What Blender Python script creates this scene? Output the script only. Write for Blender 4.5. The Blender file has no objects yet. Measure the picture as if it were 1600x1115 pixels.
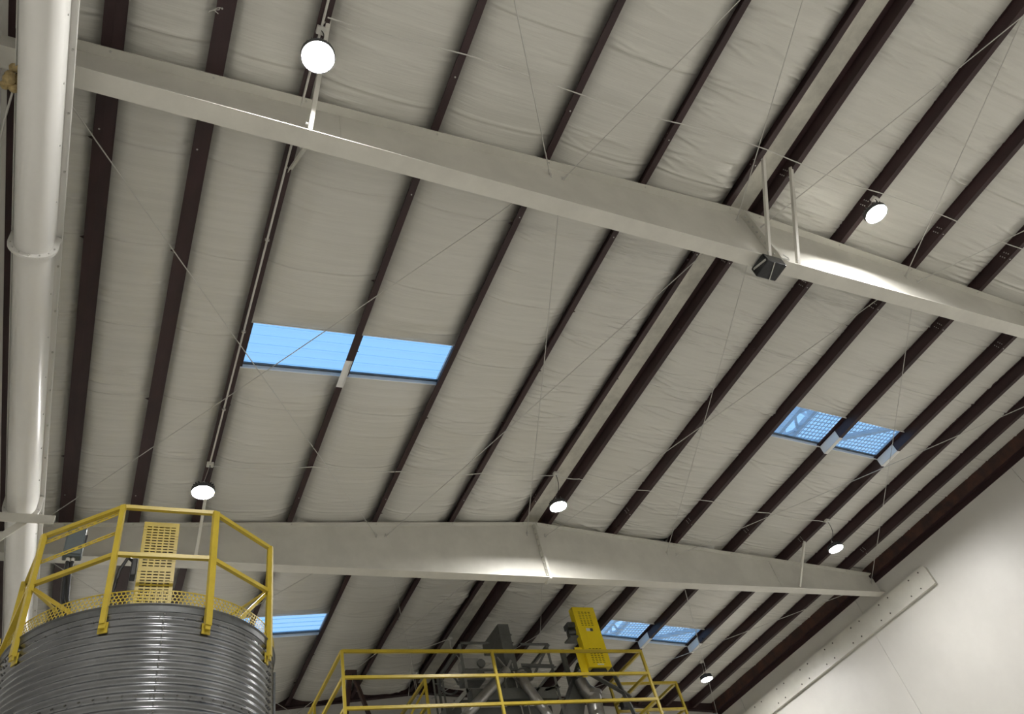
import bpy, bmesh, math, random
import numpy as np
from mathutils import Vector, Matrix

random.seed(7)
rng = np.random.default_rng(11)
sc = bpy.context.scene
COL = sc.collection

# ------------------------------------------------------------------ camera
EYE = 1.6                      # all coordinates below are relative to the eye; EYE lifts them above the floor
cam_d = bpy.data.cameras.new('camera')
cam_d.sensor_fit = 'HORIZONTAL'; cam_d.sensor_width = 36.0
cam_d.lens = 1211.81 / 1600 * 36.0
cam_d.clip_start = 0.05; cam_d.clip_end = 500
cam = bpy.data.objects.new('camera', cam_d); COL.objects.link(cam)
RC = ((0.89792587, 0.15595708, 0.41159025), (-0.38745824, 0.72372477, 0.57105041), (-0.2088187, -0.67223496, 0.71027805))
cam.matrix_world = Matrix(((RC[0][0], -RC[0][1], -RC[0][2], 0), (RC[1][0], -RC[1][1], -RC[1][2], 0),
                           (RC[2][0], -RC[2][1], -RC[2][2], EYE), (0, 0, 0, 1)))
sc.camera = cam

# ------------------------------------------------------------------ sky, exposure
w = bpy.data.worlds.new('sky'); sc.world = w; w.use_nodes = True
bg = w.node_tree.nodes['Background']
_nt = w.node_tree                # pale horizon, blue overhead, dull ground below
_tc = _nt.nodes.new('ShaderNodeTexCoord'); _sx = _nt.nodes.new('ShaderNodeSeparateXYZ'); _rp = _nt.nodes.new('ShaderNodeValToRGB')
_mr = _nt.nodes.new('ShaderNodeMapRange'); _mr.inputs['From Min'].default_value = -1.0; _mr.inputs['From Max'].default_value = 1.0
_nt.links.new(_tc.outputs['Generated'], _sx.inputs[0]); _nt.links.new(_sx.outputs['Z'], _mr.inputs['Value'])
_nt.links.new(_mr.outputs[0], _rp.inputs[0]); _nt.links.new(_rp.outputs[0], bg.inputs[0])
_e = _rp.color_ramp.elements
_e[0].position = 0.49; _e[0].color = (0.34, 0.33, 0.31, 1); _e[1].position = 0.51; _e[1].color = (0.80, 0.88, 1.0, 1)
_n = _e.new(0.80); _n.color = (0.36, 0.62, 1.0, 1)
bg.inputs[1].default_value = 1.22
sc.view_settings.view_transform = 'Standard'; sc.view_settings.look = 'None'
sc.view_settings.gamma = 1.0; sc.view_settings.use_curve_mapping = False
sc.view_settings.exposure = 0.0
LAMP = 960.0                    # radiance of the lamp lenses

# ------------------------------------------------------------------ materials
def mat(name, col, rough=0.6, metal=0.0, var=0.0, vscale=3.0, bump=0.0, bscale=20.0, stretch=(1, 1, 1), spec=0.5, col2=None):
    m = bpy.data.materials.new(name); m.use_nodes = True
    nt = m.node_tree; b = nt.nodes['Principled BSDF']
    b.inputs['Base Color'].default_value = (*col, 1); b.inputs['Roughness'].default_value = rough
    b.inputs['Metallic'].default_value = metal; b.inputs['Specular IOR Level'].default_value = spec
    tc = nt.nodes.new('ShaderNodeTexCoord'); mp = nt.nodes.new('ShaderNodeMapping')
    nt.links.new(tc.outputs['Object'], mp.inputs[0]); mp.inputs['Scale'].default_value = stretch
    if var or col2:
        n = nt.nodes.new('ShaderNodeTexNoise'); n.inputs['Scale'].default_value = vscale; n.inputs['Detail'].default_value = 5
        n.inputs['Roughness'].default_value = 0.65
        nt.links.new(mp.outputs[0], n.inputs['Vector'])
        r = nt.nodes.new('ShaderNodeValToRGB')
        c2 = col2 if col2 else tuple(c * (1 - var) for c in col)
        r.color_ramp.elements[0].position = 0.38; r.color_ramp.elements[0].color = (*c2, 1)
        r.color_ramp.elements[1].position = 0.62; r.color_ramp.elements[1].color = (*col, 1)
        nt.links.new(n.outputs['Fac'], r.inputs[0]); nt.links.new(r.outputs[0], b.inputs['Base Color'])
    if bump:
        n2 = nt.nodes.new('ShaderNodeTexNoise'); n2.inputs['Scale'].default_value = bscale; n2.inputs['Detail'].default_value = 4
        nt.links.new(mp.outputs[0], n2.inputs['Vector'])
        bp = nt.nodes.new('ShaderNodeBump'); bp.inputs['Strength'].default_value = bump; bp.inputs['Distance'].default_value = 0.01
        nt.links.new(n2.outputs['Fac'], bp.inputs['Height']); nt.links.new(bp.outputs[0], b.inputs['Normal'])
    return m

def emis(name, col, s):
    m = bpy.data.materials.new(name); m.use_nodes = True; nt = m.node_tree; nt.nodes.clear()
    e = nt.nodes.new('ShaderNodeEmission'); e.inputs[0].default_value = (*col, 1); e.inputs[1].default_value = s
    o = nt.nodes.new('ShaderNodeOutputMaterial'); nt.links.new(e.outputs[0], o.inputs[0]); return m

def pane_mat():
    m = bpy.data.materials.new('skylight_sheet'); m.use_nodes = True; nt = m.node_tree; nt.nodes.clear()
    t = nt.nodes.new('ShaderNodeBsdfTransparent'); t.inputs[0].default_value = (0.72, 0.90, 1.0, 1)
    d = nt.nodes.new('ShaderNodeBsdfTranslucent'); d.inputs[0].default_value = (0.75, 0.88, 1.0, 1)
    g = nt.nodes.new('ShaderNodeBsdfGlossy'); g.inputs['Roughness'].default_value = 0.25
    a = nt.nodes.new('ShaderNodeMixShader'); a.inputs[0].default_value = 0.22
    b = nt.nodes.new('ShaderNodeMixShader'); b.inputs[0].default_value = 0.05
    o = nt.nodes.new('ShaderNodeOutputMaterial')
    nt.links.new(t.outputs[0], a.inputs[1]); nt.links.new(d.outputs[0], a.inputs[2])
    nt.links.new(a.outputs[0], b.inputs[1]); nt.links.new(g.outputs[0], b.inputs[2]); nt.links.new(b.outputs[0], o.inputs[0])
    return m

MT = {
    'liner': mat('vinyl_liner', (0.64, 0.63, 0.58), 0.22, var=0.06, vscale=1.2, bump=0.55, bscale=4.0, stretch=(0.5, 11, 1), spec=0.65),
    'ridge': mat('ridge_liner', (0.68, 0.66, 0.58), 0.5, var=0.25, vscale=2.5),
    'white': mat('white_beam_paint', (0.66, 0.645, 0.585), 0.38, var=0.10, vscale=1.6),
    'brown': mat('red_oxide_primer', (0.036, 0.014, 0.016), 0.5, var=0.35, vscale=5, stretch=(1, 0.3, 1)),
    'rust': mat('rusty_primer', (0.075, 0.030, 0.020), 0.6, vscale=3, col2=(0.030, 0.015, 0.014)),
    'wall': mat('white_wall_liner', (0.645, 0.63, 0.595), 0.45, var=0.05, vscale=0.9, bump=0.05, bscale=6),
    'deck': mat('roof_deck', (0.35, 0.36, 0.37), 0.5, 0.3, var=0.1),
    'floor': mat('concrete', (0.50, 0.49, 0.455), 0.6, var=0.2, vscale=0.8),
    'trough': mat('white_trough_paint', (0.72, 0.71, 0.68), 0.32, var=0.04, vscale=1.0),
    'galv': mat('galvanized_steel', (0.23, 0.237, 0.245), 0.27, 0.88, var=0.25, vscale=2.2),
    'galvdark': mat('weathered_galvanized', (0.13, 0.135, 0.135), 0.45, 0.6, var=0.3, vscale=6),
    'zinc': mat('zinc_bolt', (0.55, 0.54, 0.52), 0.35, 0.8),
    'bolt': mat('dull_bolt', (0.10, 0.095, 0.085), 0.5, 0.6),
    'yellow': mat('yellow_paint', (0.52, 0.39, 0.035), 0.38, var=0.12, vscale=5),
    'yellowlit': mat('lit_yellow_paint', (0.96, 0.74, 0.02), 0.35, var=0.04, vscale=3),  # yellow with the lamp light on the far belt guard put into its colour
    'grey': mat('grey_machine_paint', (0.155, 0.16, 0.15), 0.5, var=0.2, vscale=5),
    'greylight': mat('pale_grey_paint', (0.34, 0.34, 0.32), 0.5, var=0.15, vscale=4),
    'duct': mat('bare_steel_duct', (0.42, 0.41, 0.39), 0.35, 0.75, var=0.3, vscale=4),
    'dark': mat('black_plastic', (0.012, 0.013, 0.015), 0.25, bump=0.5, bscale=12),
    'black': mat('black_rubber', (0.015, 0.015, 0.016), 0.5),
    'slate': mat('blue_grey_enclosure', (0.10, 0.125, 0.135), 0.45, var=0.1, vscale=4),
    'wire': mat('white_cable', (0.60, 0.59, 0.55), 0.5),
    'rod': mat('grey_brace_rod', (0.50, 0.49, 0.46), 0.45),
    'foam': mat('yellow_foam', (0.55, 0.42, 0.20), 0.8, var=0.35, vscale=20, bump=0.6, bscale=30),
    'sticker': mat('white_sticker', (0.8, 0.8, 0.78), 0.4),
    'lamp': mat('lamp_housing', (0.06, 0.06, 0.065), 0.4, 0.3),
    'led': emis('led_lens', (1.0, 0.98, 0.95), LAMP),
    'pane': pane_mat(),
    'outsteel': mat('outdoor_steel', (0.62, 0.64, 0.68), 0.5, 0.2, var=0.2),
    'trimwhite': mat('white_flashing', (0.82, 0.82, 0.80), 0.4),
}

_b = MT['liner'].node_tree.nodes['Principled BSDF']; _b.inputs['Coat Weight'].default_value = 0.35; _b.inputs['Coat Roughness'].default_value = 0.12

# ------------------------------------------------------------------ mesh helpers (eye-relative coordinates in)
SMALL = {'lap_bolts', 'seam_tabs', 'splice_bolts', 'clip_bolts', 'bolts', 'flange_bolts', 'ring_bolts', 'seam_bolts', 'straps', 'cooling_fins', 'latches'}
class MB:
    def __init__(s): s.v = []; s.f = []
    def add(s, vs, fs):
        n = len(s.v); s.v += [tuple(p) for p in vs]; s.f += [tuple(i + n for i in q) for q in fs]; return s
    def box(s, a, b):
        x0, y0, z0 = a; x1, y1, z1 = b
        return s.add([(x0, y0, z0), (x1, y0, z0), (x1, y1, z0), (x0, y1, z0), (x0, y0, z1), (x1, y0, z1), (x1, y1, z1), (x0, y1, z1)],
                     [(0, 3, 2, 1), (4, 5, 6, 7), (0, 1, 5, 4), (1, 2, 6, 5), (2, 3, 7, 6), (3, 0, 4, 7)])
    def bar(s, p, q, wd, ht, up=(0, 0, 1)):
        p = Vector(p); q = Vector(q); d = (q - p).normalized(); u = Vector(up)
        if abs(d.dot(u)) > 0.98: u = Vector((0, 1, 0))
        a = d.cross(u).normalized() * wd / 2; c = a.cross(d).normalized() * ht / 2
        vs = [p - a - c, p + a - c, p + a + c, p - a + c, q - a - c, q + a - c, q + a + c, q - a + c]
        return s.add(vs, [(0, 3, 2, 1), (4, 5, 6, 7), (0, 1, 5, 4), (1, 2, 6, 5), (2, 3, 7, 6), (3, 0, 4, 7)])
    def angle(s, p, q, leg, t, up=(0, 0, 1), flip=1):
        """an L section along p-q"""
        p = Vector(p); q = Vector(q); d = (q - p).normalized(); u = Vector(up)
        if abs(d.dot(u)) > 0.98: u = Vector((0, 1, 0))
        a = d.cross(u).normalized() * flip; c = a.cross(d).normalized() * flip
        prof = [(0, 0), (leg, 0), (leg, t), (t, t), (t, leg), (0, leg)]
        n = 6; vs = [e + a * i + c * j for e in (p, q) for i, j in prof]
        fs = [tuple(range(n))[::-1], tuple(range(n, 2 * n))] + [(i, (i + 1) % n, n + (i + 1) % n, n + i) for i in range(n)]
        return s.add(vs, fs)
    def tube(s, pts, r, n=8, caps=True):
        pts = [Vector(p) for p in pts]; k = len(pts); rr = r if isinstance(r, (list, tuple)) else [r] * k
        base = len(s.v); d0 = (pts[1] - pts[0]).normalized()
        a = d0.cross(Vector((0, 0, 1)))
        if a.length < 0.05: a = d0.cross(Vector((0, 1, 0)))
        a.normalize()
        for i, p in enumerate(pts):
            d = (pts[min(i + 1, k - 1)] - pts[max(i - 1, 0)]).normalized()
            a = (a - d * a.dot(d)).normalized(); b = d.cross(a)
            for j in range(n):
                t = 2 * math.pi * j / n; s.v.append(tuple(p + (a * math.cos(t) + b * math.sin(t)) * rr[i]))
        for i in range(k - 1):
            for j in range(n):
                s.f.append((base + i * n + j, base + i * n + (j + 1) % n, base + (i + 1) * n + (j + 1) % n, base + (i + 1) * n + j))
        if caps:
            s.f.append(tuple(base + j for j in range(n))[::-1]); s.f.append(tuple(base + (k - 1) * n + j for j in range(n)))
        return s
    def lathe(s, c, prof, n=32, cap0=False, cap1=False, a0=0, a1=2 * math.pi):
        base = len(s.v); full = abs(a1 - a0 - 2 * math.pi) < 1e-6; m = n if full else n + 1
        for r, z in prof:
            for j in range(m):
                t = a0 + (a1 - a0) * j / n; s.v.append((c[0] + r * math.cos(t), c[1] + r * math.sin(t), c[2] + z))
        for i in range(len(prof) - 1):
            for j in range(n):
                j2 = (j + 1) % m
                s.f.append((base + i * m + j, base + i * m + j2, base + (i + 1) * m + j2, base + (i + 1) * m + j))
        if cap0: s.f.append(tuple(base + j for j in range(m))[::-1])
        if cap1: s.f.append(tuple(base + (len(prof) - 1) * m + j for j in range(m)))
        return s
    def extrude(s, poly, e):
        """poly: list of 3D points (planar), e: extrusion vector"""
        n = len(poly); e = Vector(e); vs = [Vector(p) for p in poly] + [Vector(p) + e for p in poly]
        return s.add(vs, [tuple(range(n))[::-1], tuple(range(n, 2 * n))] + [(i, (i + 1) % n, n + (i + 1) % n, n + i) for i in range(n)])
    def bolt(s, c, axis, r=0.012, h=0.012):
        c = Vector(c); return s.tube([c, c + Vector(axis).normalized() * h], r, 6)
    def build(s, name, material, parent=None, loc=None, smooth=False, bevel=0.0):
        me = bpy.data.meshes.new(name)
        if parent is not None: o0 = Vector(parent['o'])
        else: o0 = Vector(loc) if loc is not None else Vector((0, 0, -EYE))
        me.from_pydata([tuple(Vector(p) - o0) for p in s.v], [], s.f)
        bm = bmesh.new(); bm.from_mesh(me); bmesh.ops.recalc_face_normals(bm, faces=bm.faces); bm.to_mesh(me); bm.free()
        me.materials.append(MT[material] if isinstance(material, str) else material)
        if smooth:
            me.polygons.foreach_set('use_smooth', [True] * len(me.polygons))
            if smooth != 'all': me.set_sharp_from_angle(angle=math.radians(35))
        o = bpy.data.objects.new(name, me); COL.objects.link(o)
        if parent is not None: o.parent = parent; o['o'] = tuple(o0)
        else: o.location = o0 + Vector((0, 0, EYE)); o['o'] = tuple(o0)
        if name in SMALL: o['kind'] = 'stuff'
        if bevel:
            bv = o.modifiers.new('bevel', 'BEVEL'); bv.width = bevel; bv.segments = 2; bv.limit_method = 'ANGLE'
        return o

def top(name, loc, label=None, cat=None, group=None, kind=None):
    o = bpy.data.objects.new(name, None); COL.objects.link(o); o.empty_display_size = 0.1
    o.location = Vector(loc) + Vector((0, 0, EYE)); o['o'] = tuple(loc)
    return tag(o, label, cat, group, kind)

def tag(o, label=None, cat=None, group=None, kind=None):
    if label: o['label'] = label
    if cat: o['category'] = cat
    if group: o['group'] = group
    if kind: o['kind'] = kind
    return o

# ------------------------------------------------------------------ the building
XR, ZR, SL = 7.42, 8.82, 0.0837          # ridge x, height of the beam tops at the ridge, roof slope
HW = 9.144                                # half width
XL, XW = XR - HW, XR + HW                 # inner faces of side walls
YB, YE = -11.6, 18.45                     # rear and far end
ZF = -EYE
ZB = 7.548                                # beam undersides
PD = 0.205                                # purlin depth
def T(x): return ZR - SL * abs(x - XR)
OFF = [0.28, 1.82, 3.345, 4.87, 6.40, 7.34, 8.28]
PL = [XR - o for o in OFF]; PRT = [XR + o for o in OFF]
SKY_Y = [(6.99, 7.83), (14.62, 15.47)]
DECK = PD + 0.04

# floor
tag(MB().box((XL - 0.3, YB - 0.3, ZF - 0.2), (XW + 0.3, YE + 0.3, ZF)).build('floor', 'floor'), 'pale grey concrete floor of the hall', kind='structure')

# side walls: lined panels with joints
def panel_wall(name, pts_of, cuts, label, thick):
    """pts_of(a,b): 4 corners of one panel; thick: outward vector"""
    root = None
    for a, b in zip(cuts[:-1], cuts[1:]):
        m = MB().extrude(pts_of(a + 0.004, b - 0.004), thick)
        if root is None:
            root = tag(m.build(name, 'wall'), label, kind='structure'); 
        else: m.build('wall_panel', 'wall', root)
    return root
wr = panel_wall('wall_right', lambda a, b: [(XW, a, ZF), (XW, b, ZF), (XW, b, 8.2), (XW, a, 8.2)], [YB, -8.46, -3.32, 1.82, 6.96, 12.10, 17.24, YE], 'smooth white lined side wall', (0.06, 0, 0))
MB().box((XW + 0.06, YB, ZF), (XW + 0.12, YE, 8.4)).build('wall_sheet', 'deck', wr)
wl = panel_wall('wall_left', lambda a, b: [(XL, a, ZF), (XL, b, ZF), (XL, b, 8.2), (XL, a, 8.2)], [YB, -8.46, -3.32, 1.82, 6.96, 12.10, 17.24, YE], 'white lined side wall behind the long trough', (-0.06, 0, 0))
MB().box((XL - 0.12, YB, ZF), (XL - 0.06, YE, 8.4)).build('wall_sheet', 'deck', wl)
def gable(y, t, name, label, ztop):
    cuts = [XL, XL + 3.05, XL + 6.1, XR, XR + 3.05, XR + 6.1, XW]; root = None
    for a, b in zip(cuts[:-1], cuts[1:]):
        m = MB().extrude([(a + .004, y, ZF), (b - .004, y, ZF), (b - .004, y, T(b) + ztop), (a + .004, y, T(a) + ztop)], (0, t, 0))
        if root is None: root = tag(m.build(name, 'wall'), label, kind='structure')
        else: m.build('wall_panel', 'wall', root)
    MB().extrude([(XL - .1, y + t, ZF), (XW + .1, y + t, ZF), (XW + .1, y + t, T(XW) + .3), (XR, y + t, ZR + .34), (XL - .1, y + t, T(XL) + .3)], (0, t, 0)).build('wall_sheet', 'deck', root)
    return root
gable(YE + 0.05, 0.06, 'wall_end', 'white far end wall below the dark rake beam', -0.02)
gable(YB, -0.06, 'wall_rear', 'white rear end wall behind the viewer', 0.2)

# roof deck (closed but for the skylights) with the wrinkled vinyl liner panels as its pieces
dm = MB()
def deck_quad(x0, x1, y0, y1):
    dm.extrude([(x0, y0, T(x0) + DECK), (x1, y0, T(x1) + DECK), (x1, y1, T(x1) + DECK), (x0, y1, T(x0) + DECK)], (0, 0, 0.05))
holes_x = [(PL[4], PL[2]), (PRT[2], PRT[4])]
xs = [XL - .15, PL[4], PL[2], XR, PRT[2], PRT[4], XW + .15]
for i, (a, b) in enumerate(zip(xs[:-1], xs[1:])):
    if i in (1, 4):
        ys = [YB - .15, SKY_Y[0][0], SKY_Y[0][1], SKY_Y[1][0], SKY_Y[1][1], YE + .2]
        for k in (0, 2, 4): deck_quad(a, b, ys[k], ys[k + 1])
    else: deck_quad(a, b, YB - .15, YE + .2)
ceil = tag(dm.build('ceiling', 'deck'), 'low-pitched insulated metal roof lined with wrinkled white vinyl', kind='structure')

SEAMS = [2.10 + 1.27 * k for k in range(-3, 14)]
def liner(x0, x1, y0, y1, fold=1.0, fine=True, taut=(False, False)):
    nx = 26 if fine else 10
    ny = max(4, int((y1 - y0) / (0.018 if fine else 0.3)))
    u = np.linspace(0, 1, nx); u = 0.5 - 0.5 * np.cos(np.pi * u) * (0.35) - 0.5 * (1 - 2 * u) * 0.65
    y = np.linspace(y0, y1, ny); U, Y = np.meshgrid(u, y)
    width = x1 - x0
    X = x0 + U * width
    Z = ZR - SL * np.abs(X - XR) + PD + 0.006
    sag = (0.175 if x1 < XR + .1 else 0.11) * min(1, width / 1.4)
    if x0 > XR + 6: sag = 0.045
    edge = 1 - np.abs(2 * U - 1) ** 3.0
    near = np.ones_like(Y)                        # drawn flat where it is taped to a skylight curb
    if taut[0]: near = near * np.clip((Y - y0) / 0.45, 0, 1) ** 0.6
    if taut[1]: near = near * np.clip((y1 - Y) / 0.45, 0, 1) ** 0.6
    Z = Z - sag * edge * near - 0.012 * (1 - near)
    D = np.zeros_like(Z)
    if fine:
        for s in SEAMS:
            k = rng.normal(0, 0.02); D += (0.016 * np.exp(-((Y - s - k * U) / 0.016) ** 2) - 0.010 * np.exp(-((Y - s - k * U - 0.035) / 0.02) ** 2)) * fold ** 0.3
        ncl = int((y1 - y0) * 3.4 * fold) + 1
        for c in range(ncl):
            yc = rng.uniform(y0 - .1, y1 + .1); side = rng.integers(0, 2); nf = rng.integers(3, 8)
            L = rng.uniform(0.25, 0.95); k0 = rng.normal(0, 0.10)
            for q in range(nf):
                k = k0 + (q - nf / 2) * rng.uniform(0.05, 0.13); A = rng.uniform(0.005, 0.018) * fold * (1 if rng.random() < .75 else -0.6)
                l = L * rng.uniform(0.5, 1.1); v = U if side == 0 else 1 - U
                v = v * width / 1.5; yl = yc + k * v + rng.normal(0, 0.05)
                wd = 0.011 + 0.024 * v
                D += A * np.exp(-((Y - yl - 0.03 * np.sin(v * 5 + q)) / wd) ** 2) * np.clip(1 - v / l, 0, 1) ** 0.7 * np.clip(v * 14, 0.15, 1)
        for c in range(int((y1 - y0) * 7)):
            yc = rng.uniform(y0, y1); k = rng.normal(0, 0.04); uc = rng.uniform(.1, .9); hl = rng.uniform(.12, .4)
            A = rng.uniform(0.002, 0.006) * (0.4 + 0.6 * fold)
            D += A * np.exp(-((Y - yc - k * (U - uc)) / rng.uniform(.012, .03)) ** 2) * np.exp(-((U - uc) / hl) ** 2)
        # slow billow
        for c in range(4):
            D += 0.006 * np.sin(Y * rng.uniform(1.5, 5) + rng.uniform(0, 6)) * np.sin(np.pi * U)
    Z = Z - D * np.clip(edge * 3, 0, 1) * np.clip(near * 1.5, 0, 1)
    V = np.stack([X, Y, Z + EYE], -1).reshape(-1, 3)
    i = np.arange(ny - 1)[:, None] * nx + np.arange(nx - 1)[None, :]
    F = np.stack([i, i + nx, i + nx + 1, i + 1], -1).reshape(-1, 4)     # faces look down
    me = bpy.data.meshes.new('liner_panel')
    me.from_pydata(V.tolist(), [], F.tolist())
    me.polygons.foreach_set('use_smooth', [True] * len(F)); me.materials.append(MT['liner'])
    o = bpy.data.objects.new('liner_panel', me); COL.objects.link(o); o.parent = ceil
    return o
gaps = [(XL, PL[6])] + [(PL[i + 1], PL[i]) for i in range(5, -1, -1)] + [(PRT[i], PRT[i + 1]) for i in range(6)] + [(PRT[6], XW)]
for gi, (a, b) in enumerate(gaps):
    xm = (a + b) / 2
    fold = 0.75 if xm < 4 else (1.1 if xm < XR - 2 else (2.2 if xm < XR + 3.5 else 1.5))
    if xm > XR + 6.4: fold = 0.6
    hole = any(h0 - .01 <= a and b <= h1 + .01 for h0, h1 in holes_x)
    liner(a, b, YB, -0.7, fine=False)
    if hole:
        for y0, y1 in ((-0.7, 3.7), (3.7, SKY_Y[0][0]), (SKY_Y[0][1], 11.3), (11.3, SKY_Y[1][0]), (SKY_Y[1][1], YE)):
            liner(a, b, y0, y1, fold, True, (abs(y0 - SKY_Y[0][1]) < .01 or abs(y0 - SKY_Y[1][1]) < .01, abs(y1 - SKY_Y[0][0]) < .01 or abs(y1 - SKY_Y[1][0]) < .01))
    else:
        for y0, y1 in ((-0.7, 3.7), (3.7, 11.3), (11.3, YE)): liner(a, b, y0, y1, fold)
# flat strip between the two ridge purlins
m = MB()
for a, b in ((PL[0], XR), (XR, PRT[0])):
    m.extrude([(a, YB, T(a) + PD), (b, YB, T(b) + PD), (b, YE, T(b) + PD), (a, YE, T(a) + PD)], (0, 0, .02))
m.build('ridge_liner', 'ridge', ceil)

# skylights
def skylight(n, xcuts, y0, y1, label):
    root = top('window_%d' % n, ((xcuts[0] + xcuts[-1]) / 2, (y0 + y1) / 2, T((xcuts[0] + xcuts[-1]) / 2) + PD), label, None, None, 'structure')
    fr = MB()
    a, b = xcuts[0], xcuts[-1]
    for y, s in ((y0, -1), (y1, 1)):
        fr.extrude([(a, y, T(a) + PD - .03), (b, y, T(b) + PD - .03), (b, y, T(b) + DECK + .02), (a, y, T(a) + DECK + .02)], (0, s * .012, 0))
    fr.build('curb', 'trimwhite', root)
    br = MB()
    br.extrude([(a, y1 - .05, T(a) + DECK - .02), (b, y1 - .05, T(b) + DECK - .02), (b, y1 - .02, T(b) + DECK - .02), (a, y1 - .02, T(a) + DECK - .02)], (0, 0, .03))
    br.build('edge_strip', 'galvdark', root)
    for c, d in zip(xcuts[:-1], xcuts[1:]):
        c2, d2 = c + .01, d - .01
        p = MB(); prof = []; y = y0
        pitch = (y1 - y0) / 5
        for k in range(5):
            yb = y0 + k * pitch
            prof += [(yb, 0), (yb + pitch * .62, 0), (yb + pitch * .72, .03), (yb + pitch * .9, .03)]
        prof.append((y1, 0))
        vs = []; fs = []
        for (yy, hz) in prof: vs += [(c2, yy, T(c2) + DECK + .01 + hz), (d2, yy, T(d2) + DECK + .01 + hz)]
        for k in range(len(prof) - 1): fs.append((2 * k, 2 * k + 1, 2 * k + 3, 2 * k + 2))
        p.add(vs, fs).build('pane', 'pane', root)
    return root
skylight(1, [PL[4], PL[3], PL[2]], *SKY_Y[0], 'clear blue two-pane skylight between the two white beams, left of the ridge')
skylight(2, [PRT[2], PRT[3], PRT[4]], *SKY_Y[0], 'two-pane skylight right of the ridge with steel lattice seen through it')
skylight(3, [PL[4], PL[3], PL[2]], *SKY_Y[1], 'far skylight beyond the second beam beside the corrugated silo')
skylight(4, [PRT[2], PRT[3], PRT[4]], *SKY_Y[1], 'far skylight behind the yellow belt guard')

# ------------------------------------------------------------------ purlins
ORD = ['first', 'second', 'third', 'fourth', 'fifth', 'sixth', 'seventh']
def purlin(i, side):
    x = XR + side * OFF[i]; z = T(x); th = 0.006
    m = MB(); fw = 0.088 if side < 0 else 0.078; lip = 0.018
    dn = side                                     # downhill direction
    y0, y1 = YB, YE
    m.box((x - th / 2, y0, z + .002), (x + th / 2, y1, z + PD))
    def fl(xa, xb, zz):
        a, b = sorted((xa, xb))
        m.extrude([(a, y0, zz + T(a) - T(x)), (b, y0, zz + T(b) - T(x)), (b, y0, zz + T(b) - T(x) + th), (a, y0, zz + T(a) - T(x) + th)], (0, y1 - y0, 0))
    if side < 0 and i >= 4:                       # eave-side purlins are doubled back to back
        ex = (.035, .085, .11)[i - 4]; fl(x, x + ex, z + .004); m.box((x + ex - th, y0, z + .004), (x + ex, y1, z + .022))
    fl(x, x + dn * fw, z + .002); fl(x, x - dn * fw, z + PD - th)
    m.box(*[tuple(v) for v in zip(*[sorted(q) for q in ((x + dn * fw, x + dn * (fw - th)), (y0, y1), (z + .002 + T(x + dn * fw) - T(x), z + lip))])])
    nm = 'left' if side < 0 else 'right'
    if i == 0: lab = 'dark brown roof purlin bounding the pale ridge strip on its %s' % nm
    else: lab = 'dark brown roof purlin, %s out from the ridge on the %s slope' % (ORD[i], nm)
    o = tag(m.build('roof_purlin', 'brown', None, (x, y0, z)), lab, 'purlin', 'roof purlins')
    # lap bolts at the beams
    b = MB()
    for yr in (3.72, 11.32):
        for dy in (-0.78, 0.78):
            for a in (-.04, .04):
                for c in (.06, .10, .14): b.bolt((x - th / 2, yr + dy + a + (c - .1) * .3, z + c), (-1, 0, 0), .009, .008)
            b.bolt((x + dn * .035, yr + dy, z), (0, 0, -1), .010, .008)
    b.build('lap_bolts', 'zinc', o)
    # dark tabs of the liner seam at the flange edge
    tb = MB()
    for s in SEAMS:
        if 3.5 < s < 18 and random.random() < .45:
            xe = x + dn * fw * (1 if random.random() < .5 else -.1)
            sg = 1 if xe > x else -1
            tb.add([(xe, s - .03, z + .03), (xe + sg * .05, s, z + .035), (xe, s + .02, z + .03), (xe, s, z + .06)], [(0, 1, 2), (0, 3, 1), (1, 3, 2), (0, 2, 3)])
    if tb.v: tb.build('seam_tabs', 'brown', o)
    # white sleeve where the purlin crosses a skylight
    if i in (3,) or (side > 0 and i == 4):
        for ys in SKY_Y:
            s = MB(); ya, yb = ys[0] + .36, ys[1] + (.06 if side < 0 else .0)
            xa, xb = sorted((x + dn * (fw + .006), x - dn * .008))
            s.box((xa, ya, z - .006), (xb, yb, z + .0015))
            s.box((x - .010, ya, z - .006), (x - .0035, yb, z + PD - .03))
            s.build('sleeve', 'trimwhite', o)
    return o
for sd in (-1, 1):
    for i in range(7): purlin(i, sd)

# eave struts on top of the side walls
for sd, nm in ((-1, 'left'), (1, 'right')):
    xw = XL if sd < 0 else XW
    xi = xw - sd * (.10 if sd > 0 else .115); xo = xw if sd > 0 else XL + .045
    root = top('eave_strut', (xi, YB, T(xw)), 'dark rusty eave strut along the top of the %s wall' % nm, 'eave strut', 'eave struts')
    zt = T(xw) + PD
    m = MB(); a, b = sorted((xi, xi - sd * .006)); m.box((a, YB, zt - .27), (b, YE, zt)); m.build('web', 'rust', root)
    m = MB(); a, b = sorted((xi, xo)); m.box((a, YB, zt - .28), (b, YE, zt - .27)); m.build('flange', 'brown', root)
    if sd > 0: m = MB(); a, b = sorted((xw - sd * .012, xw)); m.box((a, YB, zt - .40), (b, YE, zt - .28)); m.build('dark_strip', 'brown', root)  # right side only: dark brown strip on the wall below the strut
    if sd < 0:
        MB().box((XL, YB, zt - .278), (xo, YE, zt - .272)).build('closure_strip', 'wall', root)
        MB().box((xi - .01, 3.0, zt - .285), (xi + .012, 3.62, zt)).build('wrap', 'wall', root)

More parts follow.
